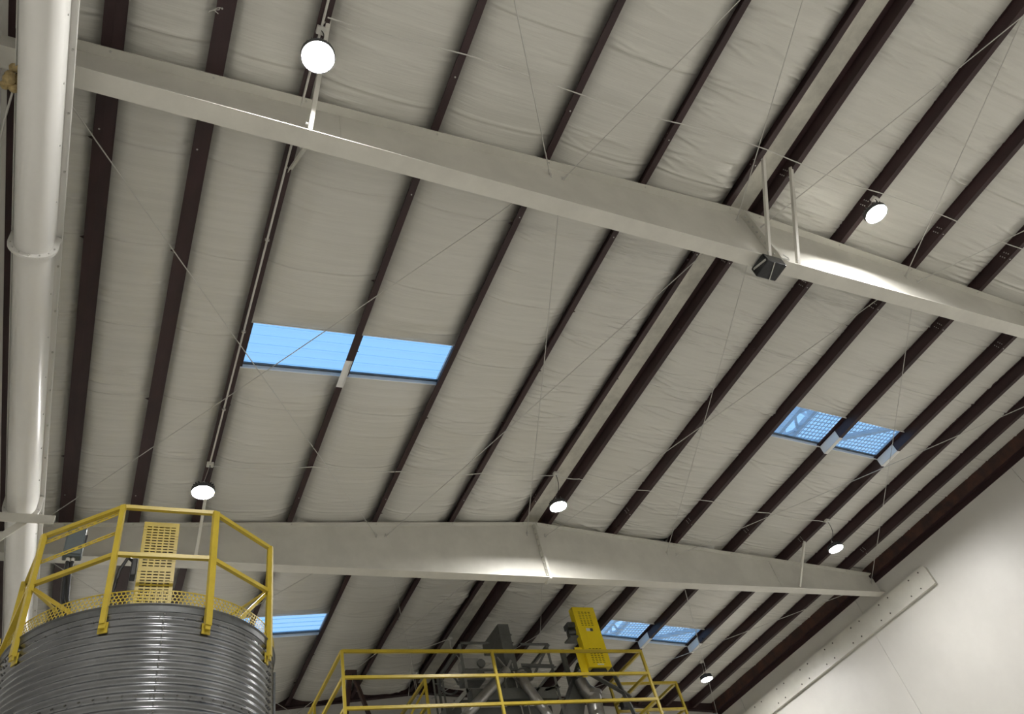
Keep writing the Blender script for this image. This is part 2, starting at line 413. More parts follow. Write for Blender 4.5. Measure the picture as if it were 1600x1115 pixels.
# dark rake beam on top of the far end wall
root = top('rake_beam', (XR, YE - .05, ZR), 'black-brown rake beam along the top of the far end wall', 'beam')
for sd in (-1, 1):
    m = MB(); xe = XR + sd * HW
    m.extrude([(XR, YE - .09, ZR + PD), (xe, YE - .09, T(xe) + PD), (xe, YE - .09, T(xe) - .04), (XR, YE - .09, ZR - .04)], (0, .012, 0))
    m.extrude([(XR, YE - .09, ZR - .04), (xe, YE - .09, T(xe) - .04), (xe, YE - .09, T(xe) - .028), (XR, YE - .09, ZR - .028)], (0, .13, 0))
    m.build('rake_channel', 'brown', root)

# ------------------------------------------------------------------ main beams
WF = 0.212
def rafter(Y0, label, stiff):
    root = top('roof_beam', (XR, Y0 + WF / 2, ZB), label, 'beam', 'white tapered roof beams')
    yc = Y0 + WF / 2; xa, xb = XL, XW; tf = .014
    MB().extrude([(xa, yc - .004, ZB + .008), (xb, yc - .004, ZB + .008), (xb, yc - .004, T(xb)), (XR, yc - .004, ZR), (xa, yc - .004, T(xa))], (0, .008, 0)).build('web', 'white', root)
    MB().box((xa, Y0, ZB), (xb, Y0 + WF, ZB + tf)).build('bottom_flange', 'white', root)
    for a, b in ((xa, XR), (XR, xb)):
        MB().extrude([(a, Y0, T(a) - tf), (b, Y0, T(b) - tf), (b, Y0, T(b)), (a, Y0, T(a))], (0, WF, 0)).build('top_flange', 'white', root)
    # bolted end plates of the ridge splice
    for k, dx in enumerate((-.013, .013)):
        MB().box((XR + dx - .012, Y0 - .004, ZB - .03), (XR + dx + .012, Y0 + WF + .004, ZR - .016)).build('splice_plate', 'white', root)
    b = MB()
    for z in np.linspace(ZB + .08, ZR - .12, 9):
        for s in (-1, 1): b.bolt((XR + s * .025, Y0 + .05, z), (s, 0, 0), .017, .02); b.bolt((XR + s * .025, Y0 + WF - .05, z), (s, 0, 0), .017, .02)
    b.build('splice_bolts', 'rod', root)
    # weld seam in the web where plate lengths meet
    for x in stiff: MB().box((x - .004, yc - .011, ZB + tf), (x + .004, yc - .004, T(x) - tf)).build('web_seam', 'white', root)
    # purlin clip bolts on the flange
    b = MB()
    for o in OFF:
        for s in (-1, 1):
            x = XR + s * o; b.bolt((x, Y0 + .03, T(x) - tf), (0, 0, -1), .012, .012); b.bolt((x, Y0 + .18, T(x) - tf), (0, 0, -1), .012, .012)
    b.build('clip_bolts', 'rod', root)
    return root
R1, R2 = 3.614, 11.217
rafter(R1, 'white tapered roof beam crossing the upper picture, nearest the viewer', (1.4, 13.4))
rafter(R2, 'white tapered roof beam just above the silo, the farther of the two', (1.4, 13.4))

# flange braces: small white angles from the purlins down to the beam's lower flange
def brace(x, yb, yp, label):
    m = MB(); z0 = ZB + .03; z1 = T(x) + .03
    s = 1 if yp > yb else -1
    yfl = yb + (WF + .0 if s > 0 else -.0)
    m.angle((x, yfl, z0), (x, yp, z1), .045, .006, up=(1, 0, 0))
    o = tag(m.build('flange_brace', 'white', None, (x, yfl, z0)), label, 'brace', 'flange braces')
    MB().bolt((x - .01, yfl + s * .03, z0 + .03), (-1, 0, 0), .014, .02).build('end_bolt', 'rod', o); MB().bolt((x - .01, yp - s * .03, z1 - .03), (-1, 0, 0), .012, .02).build('end_bolt', 'rod', o)
brace(PL[4], R1, 2.75, 'white angle brace below the brightest lamp, in front of the nearer beam')
brace(PL[4], R1, 4.52, 'short white angle brace behind the nearer beam, on the conduit purlin')
brace(PL[0] + .02, R1, 2.80, 'left white ridge brace dropping to the nearer beam splice')
brace(PRT[0] - .02, R1, 2.80, 'right white ridge brace dropping to the nearer beam splice')
brace(PL[4], R2, 10.35, 'white angle brace on the farther beam below the lamp above the silo')
brace(PRT[4], R2, 10.45, 'white angle brace on the farther beam left of the right-hand lamp')

# cross bracing rods in the roof plane
def rod(a, b, label, r=.007):
    dz = .20 if a[0] < b[0] else .24                # the two rods of a cross pass one above the other
    p = Vector((a[0], a[1], T(a[0]) - dz)); q = Vector((b[0], b[1], T(b[0]) - dz))
    # rods run just below the purlins
    n = 12; pts = []
    for k in range(n + 1):
        t = k / n; v = p.lerp(q, t); v.z += -0.03 * math.sin(math.pi * t); pts.append(v)
    o = tag(MB().tube(pts, r, 6).build('brace_rod', 'rod', None, p, smooth=True), label, 'rod', 'roof bracing rods')
    d = (q - p).normalized()
    for e, s in ((p, 1), (q, -1)):
        MB().tube([e - d * s * .01, e + d * s * .02, e + d * s * .021, e + d * s * .10], [.024, .024, .014, .012], 8).build('end_washer', 'rod', o)

ya, yb_ = R1 + .11, R2 + .11
xp = [XL + .25, 4.08, 4.25, 7.22, 7.62, 10.55, 10.78, XW - .15]
for k, (c0, c1, nm) in enumerate(((xp[0], xp[1], 'leftmost bay over the trough'), (xp[2], xp[3], 'panel left of the ridge'), (xp[4], xp[5], 'panel right of the ridge'), (xp[6], xp[7], 'bay by the right wall'))):
    rod((c0, ya), (c1, yb_), 'thin rod between the beams slanting away rightward, ' + nm)
    rod((c1, ya), (c0, yb_), 'thin rod between the beams slanting away leftward, ' + nm)
    rod((c0, yb_), (c1, YE - .2), 'thin rod past the farther beam slanting rightward, ' + nm)
    rod((c1, yb_), (c0, YE - .2), 'thin rod past the farther beam slanting leftward, ' + nm)
    if k:
        rod((c0, -3.9), (c1, ya), 'thin rod before the nearer beam slanting rightward, ' + nm)
        rod((c1, -3.9), (c0, ya), 'thin rod before the nearer beam slanting leftward, ' + nm)
rod((xp[0], -3.9), (xp[1], ya), 'thin brace rod in front of the nearer beam ending at left purlins')

# ------------------------------------------------------------------ lamps
def lamp(x, y, z, hang, label):
    root = top('high_bay_lamp', (x, y, z), label, 'lamp', 'high bay lamps')
    r = .150
    MB().lathe((x, y, z), [(r, .004), (r - .01, -.006), (r * .6, -.012), (.001, -.015)], 32, cap0=True).build('lens', 'led', root, smooth='all')
    MB().lathe((x, y, z), [(r + .004, .006), (r + .005, -.024), (r + .013, -.026), (r + .018, .006), (r + .018, .028), (r - .01, .05), (.085, .055), (.075, .11), (.05, .125), (.001, .126)], 32).build('housing', 'lamp', root, smooth=True)
    f = MB()
    for k in range(20):
        t = 2 * math.pi * k / 20; c, s = math.cos(t), math.sin(t)
        f.bar((x + .075 * c, y + .075 * s, z + .075), (x + (r + .005) * c, y + (r + .005) * s, z + .06), .004, .045)
    f.build('cooling_fins', 'lamp', root)
    MB().tube([(x + .02 * math.cos(t) * (1 if t < 4 else 1), y, z + .155 + .03 * math.sin(t)) for t in np.linspace(-1.5, 4.2, 12)], .004, 6).build('hook', 'zinc', root)
    hx, hy, hz = hang
    n = 10; pts = []
    for k in range(n + 1):
        t = k / n
        pts.append((x + (hx - x) * t + .03 * math.sin(math.pi * t) * math.sin(3 * t), y + (hy - y) * t - .05 * math.sin(math.pi * t), z + .12 + (hz - z - .12) * t))
    MB().tube(pts, .006, 6).build('cord', 'black', root, smooth=True)
    MB().tube([(x, y, z + .18), (hx, hy, hz)], .003, 5).build('hang_wire', 'rod', root)
    bx = MB().box((hx - .05, hy - .04, hz - .035), (hx + .05, hy + .04, hz + .02)); bx.build('junction_box', 'wire', root, bevel=.006)
    return root
def under(x): return T(x) - .02
lamp(.96, 2.94, 7.76, (PL[4] - .03, 2.86, under(PL[4])), 'largest blazing high bay lamp, above the nearer beam near the trough')
lamp(9.02, 2.865, 8.27, (9.22, 2.80, under(9.22)), 'bright high bay lamp above the nearer beam, right of the ridge')
lamp(.925, 9.72, 7.735, (PL[4] - .03, 9.72, under(PL[4])), 'bright high bay lamp hanging over the corrugated silo')
lamp(7.09, 9.84, 8.15, (7.13, 9.66, under(7.13)), 'bright high bay lamp at the ridge, just above the farther beam')
lamp(13.88, 9.89, 7.70, (PRT[4], 9.67, under(PRT[4])), 'bright high bay lamp near the right end of the farther beam')
lamp(14.25, 15.72, 7.70, (14.3, 15.72, under(14.3) - .05), 'small far high bay lamp near the end wall, right of the yellow platform')
dc = top('drop_cord', (7.2, 15.71, under(7.2)), 'white junction box with a drop cord on the ridge purlin above the machinery', 'cord')
MB().box((7.15, 15.67, under(7.2) - .04), (7.25, 15.75, under(7.2) + .02)).build('junction_box', 'wire', dc, bevel=.006)
MB().tube([(7.2, 15.71, 8.77), (7.17, 15.68, 8.55), (7.3, 15.66, 8.30), (7.42, 15.66, 8.0), (7.45, 15.66, 7.5)], .008, 6).build('cord', 'wire', dc, smooth=True)
MB().tube([(7.2, 15.71, 8.78), (6.9, 15.85, 8.72), (6.5, 16.0, 8.66), (6.2, 16.2, 8.62)], .008, 6).build('feed_cable', 'wire', dc, smooth=True)
lamp(.93, 15.72, 7.70, (PL[4] - .03, 15.72, under(PL[4])), 'far high bay lamp hidden behind the corrugated silo')
for yy in (-4.3, -10.2):
    for k, xx in enumerate((.93, 7.2, 13.7)):
        lamp(xx, yy, 7.65, (xx, yy, under(xx)), 'high bay lamp of the %s row behind the viewer, %s' % ('next' if yy > -5 else 'last', ('left', 'middle', 'right')[k]))
lamp(14.3, 2.7, 7.6, (14.3, 2.7, under(14.3)), 'high bay lamp just outside the picture by the right wall')

# cables strung from lamp to lamp across the purlins
def cable(xs_, y, label, sag=.03, zoff=-.012):
    pts = []
    for a, b in zip(xs_[:-1], xs_[1:]):
        for k in range(8):
            t = k / 8; x = a + (b - a) * t; pts.append((x, y + .03 * math.sin(x * 1.7), T(x) + zoff - sag * math.sin(math.pi * t)))
    pts.append((xs_[-1], y, T(xs_[-1]) + zoff))
    tag(MB().tube(pts, .008, 6).build('lamp_cable', 'wire', None, pts[0], smooth=True), label, 'cable', 'lamp cables')
cable([PL[4], PL[3], PL[2], PL[1], PL[0], PRT[0], PRT[1], PRT[2], PRT[3], PRT[4]], 2.69, 'white lamp cable crossing the purlins in front of the nearer beam')
cable([PL[4], PL[3], PL[2], PL[1], PL[0], PRT[0], PRT[1], PRT[2], PRT[3], PRT[4]], 9.74, 'white lamp cable crossing the purlins in front of the farther beam', .05)
# conduit along the purlin above the silo
root = top('conduit', (PL[4] - .035, -4, T(PL[4]) - .02), 'white conduit strapped under the purlin left of the clear skylight', 'conduit')
MB().tube([(PL[4] - .035, -4.3, T(PL[4]) - .016), (PL[4] - .035, 9.7, T(PL[4]) - .016)], .013, 8).build('pipe', 'wire', root, smooth=True)
st = MB()
for y in np.arange(-3.5, 9.5, 1.5): st.box((PL[4] - .06, y - .012, T(PL[4]) - .034), (PL[4] - .01, y + .012, T(PL[4]) - .004))
st.build('straps', 'zinc', root)

# ------------------------------------------------------------------ white U-trough conveyor on the left
tx, tz, tr = -1.235, 7.0, .163
root = top('trough_conveyor', (tx, 9.0, tz - tr), 'long white U-shaped conveyor trough running along the left wall', 'conveyor')
joints = [-2.96, 1.16, 5.28, 9.40, 13.52, 17.64]
ztop = tz + .20
def uprof(r, n=20):
    return [(tx - r, ztop)] + [(tx + r * math.cos(math.pi + math.pi * k / n), tz + r * math.sin(math.pi + math.pi * k / n)) for k in range(n + 1)] + [(tx + r, ztop)]
for a, b in zip(joints[:-1], joints[1:]):
    s = MB().extrude([(x, a + .004, z) for x, z in uprof(tr)], (0, b - a - .008, 0)).build('trough_section', 'trough', root, smooth=True)
    for sd in (-1, 1):
        x0, x1 = sorted((tx + sd * tr, tx + sd * (tr + .055)))
        f = MB().box((x0, a + .004, ztop - .006), (x1, b - .004, ztop)); xo = tx + sd * (tr + .055)
        f.box((min(xo, xo - sd * .006), a + .004, ztop - .03), (max(xo, xo - sd * .006), b - .004, ztop + .012)); f.build('top_flange', 'trough', s)
    bl = MB()
    for y in np.arange(a + .35, b - .2, .6):
        for sd in (-1, 1):
            bl.bolt((tx + sd * (tr + .03), y, ztop - .006), (0, 0, -1), .011, .014)
            bl.bolt((tx + sd * tr * .985, y + .25, tz + .04), (sd, 0, 0), .009, .010)
    bl.build('bolts', 'rod', s)
for y in joints[1:-1]:
    o_ = uprof(tr + .05); i_ = uprof(tr - .002); m = MB(); n = len(o_)
    o_[0] = (o_[0][0], ztop - .03); o_[-1] = (o_[-1][0], ztop - .03)
    for yy in (y - .014, y + .014): m.add([(x, yy, z) for x, z in o_] + [(x, yy, z) for x, z in i_], [(k, k + 1, n + k + 1, n + k) for k in range(n - 1)])
    vs = [(x, y - .014, z) for x, z in o_] + [(x, y + .014, z) for x, z in o_]
    m.add(vs, [(k, k + 1, n + k + 1, n + k) for k in range(n - 1)])
    jf = m.build('joint_flange', 'trough', root)
    bl = MB()
    for k in range(2, n - 1, 3):
        x, z = tx + (o_[k][0] - tx) * .88, tz + (o_[k][1] - tz) * .88
        bl.bolt((x, y - .014, z), (0, -1, 0), .008, .012)
    bl.build('flange_bolts', 'rod', jf)
# bracket
root = top('trough_bracket', (-1.3, 9.33, 6.76), 'white angle-iron bracket under the trough above the silo railing', 'bracket')
m = MB(); m.box((XL, 9.24, 6.66), (-.83, 9.25, 6.79)); m.box((XL, 9.25, 6.785), (-.83, 9.37, 6.795)); m.build('arm', 'white', root)
m = MB(); m.angle((-1.18, 9.30, 6.76), (XL + .03, 9.30, 6.12), .09, .008, up=(0, 1, 0)); m.build('knee_brace', 'white', root)
# expanding foam and a loose cable at the left beam end
m = MB()
for k in range(16):
    c = (-1.46 + random.uniform(-.05, .07), 3.66 + random.uniform(-.05, .12), 7.20 + random.uniform(-.14, .14)); r = random.uniform(.03, .055)
    m.lathe(c, [(.001, -r)] + [(r * math.cos(t), r * math.sin(t)) for t in np.linspace(-1.2, 1.2, 6)] + [(.001, r)], 9)
tag(m.build('foam_blob', 'foam', None, (-1.46, 3.7, 7.1), smooth='all'), 'lumpy yellow spray foam between the trough and the nearer beam', 'foam')
tag(MB().tube([(-1.44, 3.72, 7.1), (-1.52, 4.1, 7.15), (-1.60, 4.6, 7.2), (-1.66, 5.6, 7.1)], .009, 6).build('loose_cable', 'wire', None, (-1.44, 3.72, 7.1)), 'thin white cable running down from the yellow foam', 'cable')
# dangling wire end on a left purlin
tag(MB().tube([(-.02 + .05 * math.sin(k * .9), 2.93 + .03 * math.cos(k * 1.3), 8.16 - .025 * k) for k in range(9)], .004, 5).build('wire_end', 'wire', None, (0, 3.0, 8.0)), 'curled loose wire end dangling at the top left purlin', 'wire')

# black taped box at the ridge splice of the nearer beam
root = top('splice_box', (7.17, 3.72, 7.36), 'black plastic-wrapped box at the ridge of the nearer beam', 'box')
m = MB(); m.box((6.99, 3.585, 7.36), (7.33, 3.86, 7.535)); m.build('body', 'dark', root, bevel=.02)
m = MB(); m.bar((7.10, 3.58, 7.35), (7.22, 3.875, 7.352), .012, .006); m.bar((6.985, 3.60, 7.40), (6.985, 3.82, 7.48), .03, .004, (1, 0, 0)); m.build('tape', 'rod', root)
m = MB(); m.extrude([(7.33, 3.58, 7.54), (7.47, 3.60, 7.54), (7.44, 3.86, 7.545), (7.36, 3.88, 7.52)], (0, 0, -.008)); m.build('tag_plate', 'white', root)
m = MB(); m.tube([(7.33, 3.58, 7.53), (7.40, 3.55, 7.47), (7.46, 3.57, 7.55), (7.38, 3.56, 7.60)], .008, 6); m.build('strap', 'sticker', root)

# ------------------------------------------------------------------ bolted white channel on the right wall
xpl = XW - .075; zc0, zc1 = 6.97, 7.45; ys0 = 9.93
root = top('wall_channel', (xpl, ys0, zc0), 'long white bolted steel channel running along the right wall', 'channel')
rr = .07
poly = [(xpl, YE, zc0), (xpl, ys0, zc0)] + [(xpl, ys0 + rr - rr * math.cos(t), zc1 - rr + rr * math.sin(t)) for t in np.linspace(0, math.pi / 2, 6)] + [(xpl, YE, zc1)]
MB().extrude(poly, (.014, 0, 0)).build('face_plate', 'white', root)
MB().box((xpl, ys0, zc0), (XW, YE, zc0 + .012)).build('lower_lip', 'white', root)
MB().box((xpl - .035, ys0 + .01, zc0 - .014), (xpl + .01, YE, zc0)).build('bottom_angle', 'white', root)
MB().box((xpl + .014, ys0 + rr, zc1 - .012), (XW, YE, zc1)).build('upper_lip', 'white', root)
MB().box((xpl + .014, ys0 + .004, zc0 + .01), (XW, ys0 + .012, zc1 - rr)).build('end_plate', 'white', root)
bl = MB()
for k, y in enumerate(np.arange(ys0 + .22, YE, 1.05)):
    for dz in ((zc0 + .10, .16), (zc1 - .07, 0)):
        bl.bolt((xpl, y + dz[1], dz[0]), (-1, 0, 0), .018, .012); bl.bolt((xpl, y + dz[1] + .32, dz[0]), (-1, 0, 0), .018, .012)
bl.build('bolts', 'bolt', root)

# ------------------------------------------------------------------ corrugated silo with its yellow railing
cx, cy, cr, cz = .371, 8.10, 1.228, 4.15
silo = top('corrugated_silo', (cx, cy, ZF), 'round corrugated galvanized silo ringed by a yellow railing', 'silo')
pitch = .0676; prof = []; z = cz - .06; n = 0
while z > ZF:
    prof.append((cr + .0095 * math.sin(2 * math.pi * n / 8), z)); z -= pitch / 8; n += 1
prof.append((cr, ZF))
MB().lathe((cx, cy, 0), prof, 128).build('shell', 'galv', silo, smooth='all')
MB().lathe((cx, cy, cz), [(cr - .02, -.075), (cr + .016, -.075), (cr + .018, -.02), (cr + .03, -.005), (cr + .03, 0), (cr - .03, .004)], 96).build('eave_ring', 'galvdark', silo, smooth=True)
MB().lathe((cx, cy, cz), [(cr - .02, 0), (.45, .40), (.45, .50), (.001, .50)], 64).build('roof_cone', 'galv', silo, smooth=True)
def on_rim(deg, r, zz):
    t = math.radians(deg - 90); return (cx + r * math.cos(t), cy + r * math.sin(t), zz)
# seam bolts
for deg in (2.5, 64, -72):
    b = MB()
    for k in range(60):
        p = on_rim(deg, cr + .006, cz - .10 - k * pitch); q = on_rim(deg, cr + .02, cz - .10 - k * pitch)
        b.bolt(p, Vector(q) - Vector(p), .008, .012)
        if deg != 2.5:
            p = on_rim(deg + 2.2, cr + .006, cz - .10 - k * pitch); b.bolt(p, Vector(q) - Vector(on_rim(deg, cr, cz - .10 - k * pitch)), .008, .012)
    b.build('seam_bolts', 'bolt', silo)
for ringz in (cz - .13, cz - .84):
    b = MB()
    for k in range(72):
        p = on_rim(k * 5 + 1, cr + .006, ringz); q = on_rim(k * 5 + 1, cr + .03, ringz); b.bolt(p, Vector(q) - Vector(p), .007, .010)
    b.build('ring_bolts', 'bolt', silo)
# perforated kick strip along the rim
hx = MB(); R_ = cr + .012; hp = .036; rows = 4
def rimpt(s, h): t = s / R_; return (cx + R_ * math.cos(t), cy + R_ * math.sin(t), cz + h)
ncell = int(2 * math.pi * R_ / hp); hp = 2 * math.pi * R_ / ncell; hh = hp / math.sqrt(3)
for row in range(rows):
    for k in range(ncell):
        s = (k + .5 * (row % 2)) * hp; h = .022 + row * hh * 1.5
        P = [(s + hp / 2 * a, h + hh * b) for a, b in ((0, -1), (1, -.5), (1, .5), (0, 1))]
        for (a, b), (c, d) in zip(P[:-1], P[1:]):
            w2 = .0042; dx, dy = c - a, d - b; l = math.hypot(dx, dy); nx_, ny_ = -dy / l * w2, dx / l * w2
            hx.add([rimpt(a + nx_, b + ny_), rimpt(a - nx_, b - ny_), rimpt(c - nx_, d - ny_), rimpt(c + nx_, d + ny_)], [(0, 1, 2, 3)])
ks = hx.build('kick_strip', 'yellow', silo); tag(ks, kind='stuff')
sm = ks.modifiers.new('thickness', 'SOLIDIFY'); sm.thickness = .003; sm.offset = 0
MB().lathe((cx, cy, cz), [(R_ + .004, 0), (R_ + .004, .010), (R_ - .004, .010), (R_ - .004, 0)], 96).build('kick_strip_base', 'yellow', silo)
htop = .022 + (rows - 1) * hh * 1.5 + hh
MB().lathe((cx, cy, cz), [(R_ + .004, htop - .004), (R_ + .004, htop + .004), (R_ - .004, htop + .004), (R_ - .004, htop - .004)], 96).build('kick_strip_edge', 'yellow', silo)
PR_ = 1.265; ZT = 5.225; ZM = 4.68
angs = [-140, -100, -60, -20, 20, 60, 100, 140, 180]
for a in angs:
    p = on_rim(a, PR_, 3.97); q = on_rim(a, PR_, ZT + .02); t = math.radians(a - 90); rad = (math.cos(t), math.sin(t), 0); tan = (-math.sin(t), math.cos(t), 0)
    m = MB()
    pv = Vector(p); qv = Vector(q); rv = Vector(rad); tv = Vector(tan); wd = .045 if a != 20 else .06
    prof2 = [(-wd / 2, -.022), (wd / 2, -.022), (wd / 2, .022), (wd / 2 - .006, .022), (wd / 2 - .006, -.014), (-wd / 2 + .006, -.014), (-wd / 2 + .006, .022), (-wd / 2, .022)]
    vs = [e + tv * i - rv * j for e in (pv, qv) for i, j in prof2]; k = 8
    m.add(vs, [tuple(range(k))[::-1], tuple(range(k, 2 * k))] + [(i, (i + 1) % k, k + (i + 1) % k, k + i) for i in range(k)])
    post = m.build('rail_post', 'yellow', silo)
    f = MB(); b0 = Vector(on_rim(a, PR_ - .028, 3.95)); f.bar(b0 - tv * .04, b0 + tv * .04, .012, .10, (0, 0, 1)); f.bar(b0 + tv * 0 + rv * .03 + Vector((0, 0, -.02)), b0 + rv * .03 + Vector((0, 0, .10)), .05, .02, tuple(rv)); f.build('foot_bracket', 'yellow', post)
for a, b in zip(angs, angs[1:] + [angs[0] + 360]):
    for zz, nm in ((ZT, 'top_rail'), (ZM, 'mid_rail')):
        MB().angle(on_rim(a, PR_, zz), on_rim(b, PR_, zz), .04, .005, flip=-1).build(nm, 'yellow', silo)
# slotted struts on the left span
def slotted(p, q, wd=.042):
    p = Vector(p); q = Vector(q); L = (q - p).length; d = (q - p) / L; u = Vector((0, 0, 1)); u = (u - d * u.dot(d)).normalized(); m = MB(); n = 11
    nrm = d.cross(u)
    def strip(a, b, c, e): m.add([p + d * a + u * c, p + d * b + u * c, p + d * b + u * e, p + d * a + u * e], [(0, 1, 2, 3)])
    strip(0, L, -wd / 2, -wd * .16); strip(0, L, wd * .16, wd / 2)
    for k in range(n + 1):
        c = L * k / n; strip(max(0, c - L / n * .22), min(L, c + L / n * .22), -wd * .16, wd * .16)
    o = m.build('slotted_strut', 'yellow', silo); s = o.modifiers.new('thickness', 'SOLIDIFY'); s.thickness = .004
slotted(on_rim(-60, PR_ - .03, ZT - .06), on_rim(-20, PR_ - .03, ZT - .03)); slotted(on_rim(-60, PR_ - .03, ZM + .26), on_rim(-20, PR_ - .03, ZM + .28))
MB().angle(on_rim(60, PR_ - .03, ZM - .02), on_rim(40, cr - .05, cz + .03), .035, .005).build('rail_brace', 'yellow', silo)
MB().angle(on_rim(-60, PR_ - .03, ZM - .05), on_rim(-36, cr - .05, cz + .03), .035, .005).build('rail_brace', 'yellow', silo)
MB().bar(on_rim(-60, PR_, ZM), on_rim(-84, PR_ + .02, 4.0), .05, .03).build('rail_brace', 'yellow', silo)
# ladder cage pieces at the hidden left edge
for a in (-88, -94):
    MB().bar(on_rim(a, PR_ + .03, 3.2), on_rim(a, PR_ + .03, 4.45), .06, .03, (1, 0, 0)).build('ladder_rail', 'yellow', silo)
# dark sealing mastic at right, riser pipe
MB().tube([on_rim(70, cr + .035, ZF), on_rim(70, cr + .035, 3.9)], .013, 8).build('riser_pipe', 'galvdark', silo)

# slotted yellow belt guard standing on the silo roof
def slot_plate(o, ux, uz, xs_, zs_, solid_rows=()):
    """plate from origin o, ux/uz unit vectors, cut lists alternate solid / hole"""
    m = MB(); o = Vector(o); ux = Vector(ux); uz = Vector(uz)
    for i in range(len(xs_) - 1):
        for j in range(len(zs_) - 1):
            if i % 2 == 1 and j % 2 == 1 and (i, j) not in solid_rows: continue
            m.add([o + ux * a + uz * b for a, b in ((xs_[i], zs_[j]), (xs_[i + 1], zs_[j]), (xs_[i + 1], zs_[j + 1]), (xs_[i], zs_[j + 1]))], [(0, 1, 2, 3)])
    return m
def alt(start, hole, solid, n, end):
    l = [0, start]
    for k in range(n): l += [l[-1] + hole] + ([l[-1] + hole + solid] if k < n - 1 else [])
    return l + [end]
gA = top('slotted_belt_guard', (.34, 7.62, 4.3), 'upright yellow slotted belt guard on top of the silo', 'belt guard')
Wd, Hh = .352, 1.30
xs_ = alt(.035, .045, .014, 5, Wd); zs_ = alt(.16, .013, .0215, 32, Hh)
skip = {(i, j) for i in range(len(xs_)) for j in range(len(zs_)) if (j // 2 in (0, 1) and i > 3) or j // 2 == 16}
o = slot_plate((.165, 7.60, 4.28), (1, 0, 0), (0, 0, 1), xs_, zs_, skip).build('slotted_face', 'yellow', gA); s = o.modifiers.new('thickness', 'SOLIDIFY'); s.thickness = .003
for a, b in (((.165, 7.603, 4.28), (.168, 7.76, 5.58)), ((.514, 7.603, 4.28), (.517, 7.76, 5.58)), ((.165, 7.603, 5.577), (.517, 7.76, 5.58))): MB().box(a, b).build('side_wall', 'yellow', gA)
MB().box((.172, 7.765, 4.28), (.510, 7.772, 5.575)).build('shade_backing', 'black', gA)  # black sheet paints the shade seen through the slots
m = MB(); m.box((.10, 7.62, 4.93), (.155, 7.74, 5.13)); m.build('side_box', 'black', gA, bevel=.01)
MB().tube([(.13, 7.66, 5.10), (.06, 7.60, 5.12), (.0, 7.58, 4.95), (-.03, 7.60, 4.7), (-.05, 7.65, 4.4)], .018, 8).build('flexible_hose', 'black', gA, smooth=True)

# grey disconnect box behind the railing, with its two flexible conduits
root = top('disconnect_box', (-.46, 7.9, 5.3), 'blue-grey electrical disconnect box behind the slotted silo railing', 'electrical box')
m = MB(); m.box((-.56, 7.88, 5.30), (-.38, 7.98, 5.66)); m.build('enclosure', 'slate', root, bevel=.012)
m = MB(); m.box((-.545, 7.868, 5.32), (-.395, 7.882, 5.64)); m.build('cover', 'slate', root, bevel=.004)
m = MB(); m.box((-.385, 7.90, 5.45), (-.362, 7.93, 5.58)); m.build('switch_handle', 'black', root)
for dx in (0, .045):
    MB().lathe((-.50 + dx, 7.93, 5.26), [(.001, 0), (.02, 0), (.02, .045), (.001, .045)], 12).build('gland', 'rod', root)
    MB().tube([(-.50 + dx, 7.93, 5.27), (-.50 + dx, 7.92, 5.10), (-.47 + dx, 7.88, 4.8), (-.38 + dx, 7.82, 4.5), (-.26 + dx, 7.75, 4.25)], .018, 8).build('flexible_conduit', 'black', root, smooth=True)
MB().bar((-.47, 7.99, 4.2), (-.47, 7.99, 5.6), .04, .04).build('mounting_post', 'galvdark', root)

# ------------------------------------------------------------------ far yellow-railed platform
YF, ZP = 13.13, 5.55
xa_, xb_, xc_ = 3.86, 10.41, 12.27; yq = 14.6
pf = top('railed_platform', (7.1, 15, ZF), 'high yellow-railed work platform around the grey machinery', 'platform')
RZ = (7.07, 6.575, 6.02)
def rails(p, q, zs2=RZ, wd=.054):
    for zz, nm in zip(zs2, ('top_rail', 'mid_rail', 'low_rail')): MB().bar((*p, zz), (*q, zz), wd, wd).build(nm, 'yellow', pf)
def posts(pts):
    for p in pts: MB().bar((*p, ZP), (*p, 7.09), .05, .05, (0, 1, 0)).build('rail_post', 'yellow', pf)
rails((xa_, YF), (xb_, YF)); rails((xa_, YF), (xa_, 17.4)); rails((xb_, YF), (xb_, yq)); 
rails((xb_, yq), (xc_, yq), (7.07, 6.45, 6.02)); rails((xc_, yq), (xc_, 17.4), (7.07, 6.45, 6.02))
posts([(xa_, YF), (6.86, YF), (xb_, YF), (xb_, yq), (xc_, yq), (xa_, 15.2), (xa_, 17.4), (xc_, 16.0), (xc_, 17.4)])
rails((5.85, 14.27), (5.85, 16.2)); posts([(5.85, 14.27), (5.85, 16.2)])
MB().bar((5.87, 14.27, 6.95), (5.2, 14.27, 6.0), .04, .04).build('rail_brace', 'yellow', pf)
MB().bar((xa_ + .02, YF - .03, ZP - .1), (xb_, YF - .03, ZP - .1), .06, .20).build('edge_beam', 'yellow', pf)
MB().box((xa_, YF, ZP - .05), (xb_, 17.4, ZP)).build('deck_plate', 'galvdark', pf)
MB().box((xb_, yq, ZP - .05), (xc_, 17.4, ZP)).build('deck_plate', 'galvdark', pf)
for p in ((xa_, YF), (7.1, YF), (xb_, YF), (xa_, 17.4), (7.1, 17.4), (xc_, 17.4), (xc_, yq)):
    MB().bar((*p, ZF), (*p, ZP - .05), .12, .12, (0, 1, 0)).build('support_leg', 'yellow', pf)

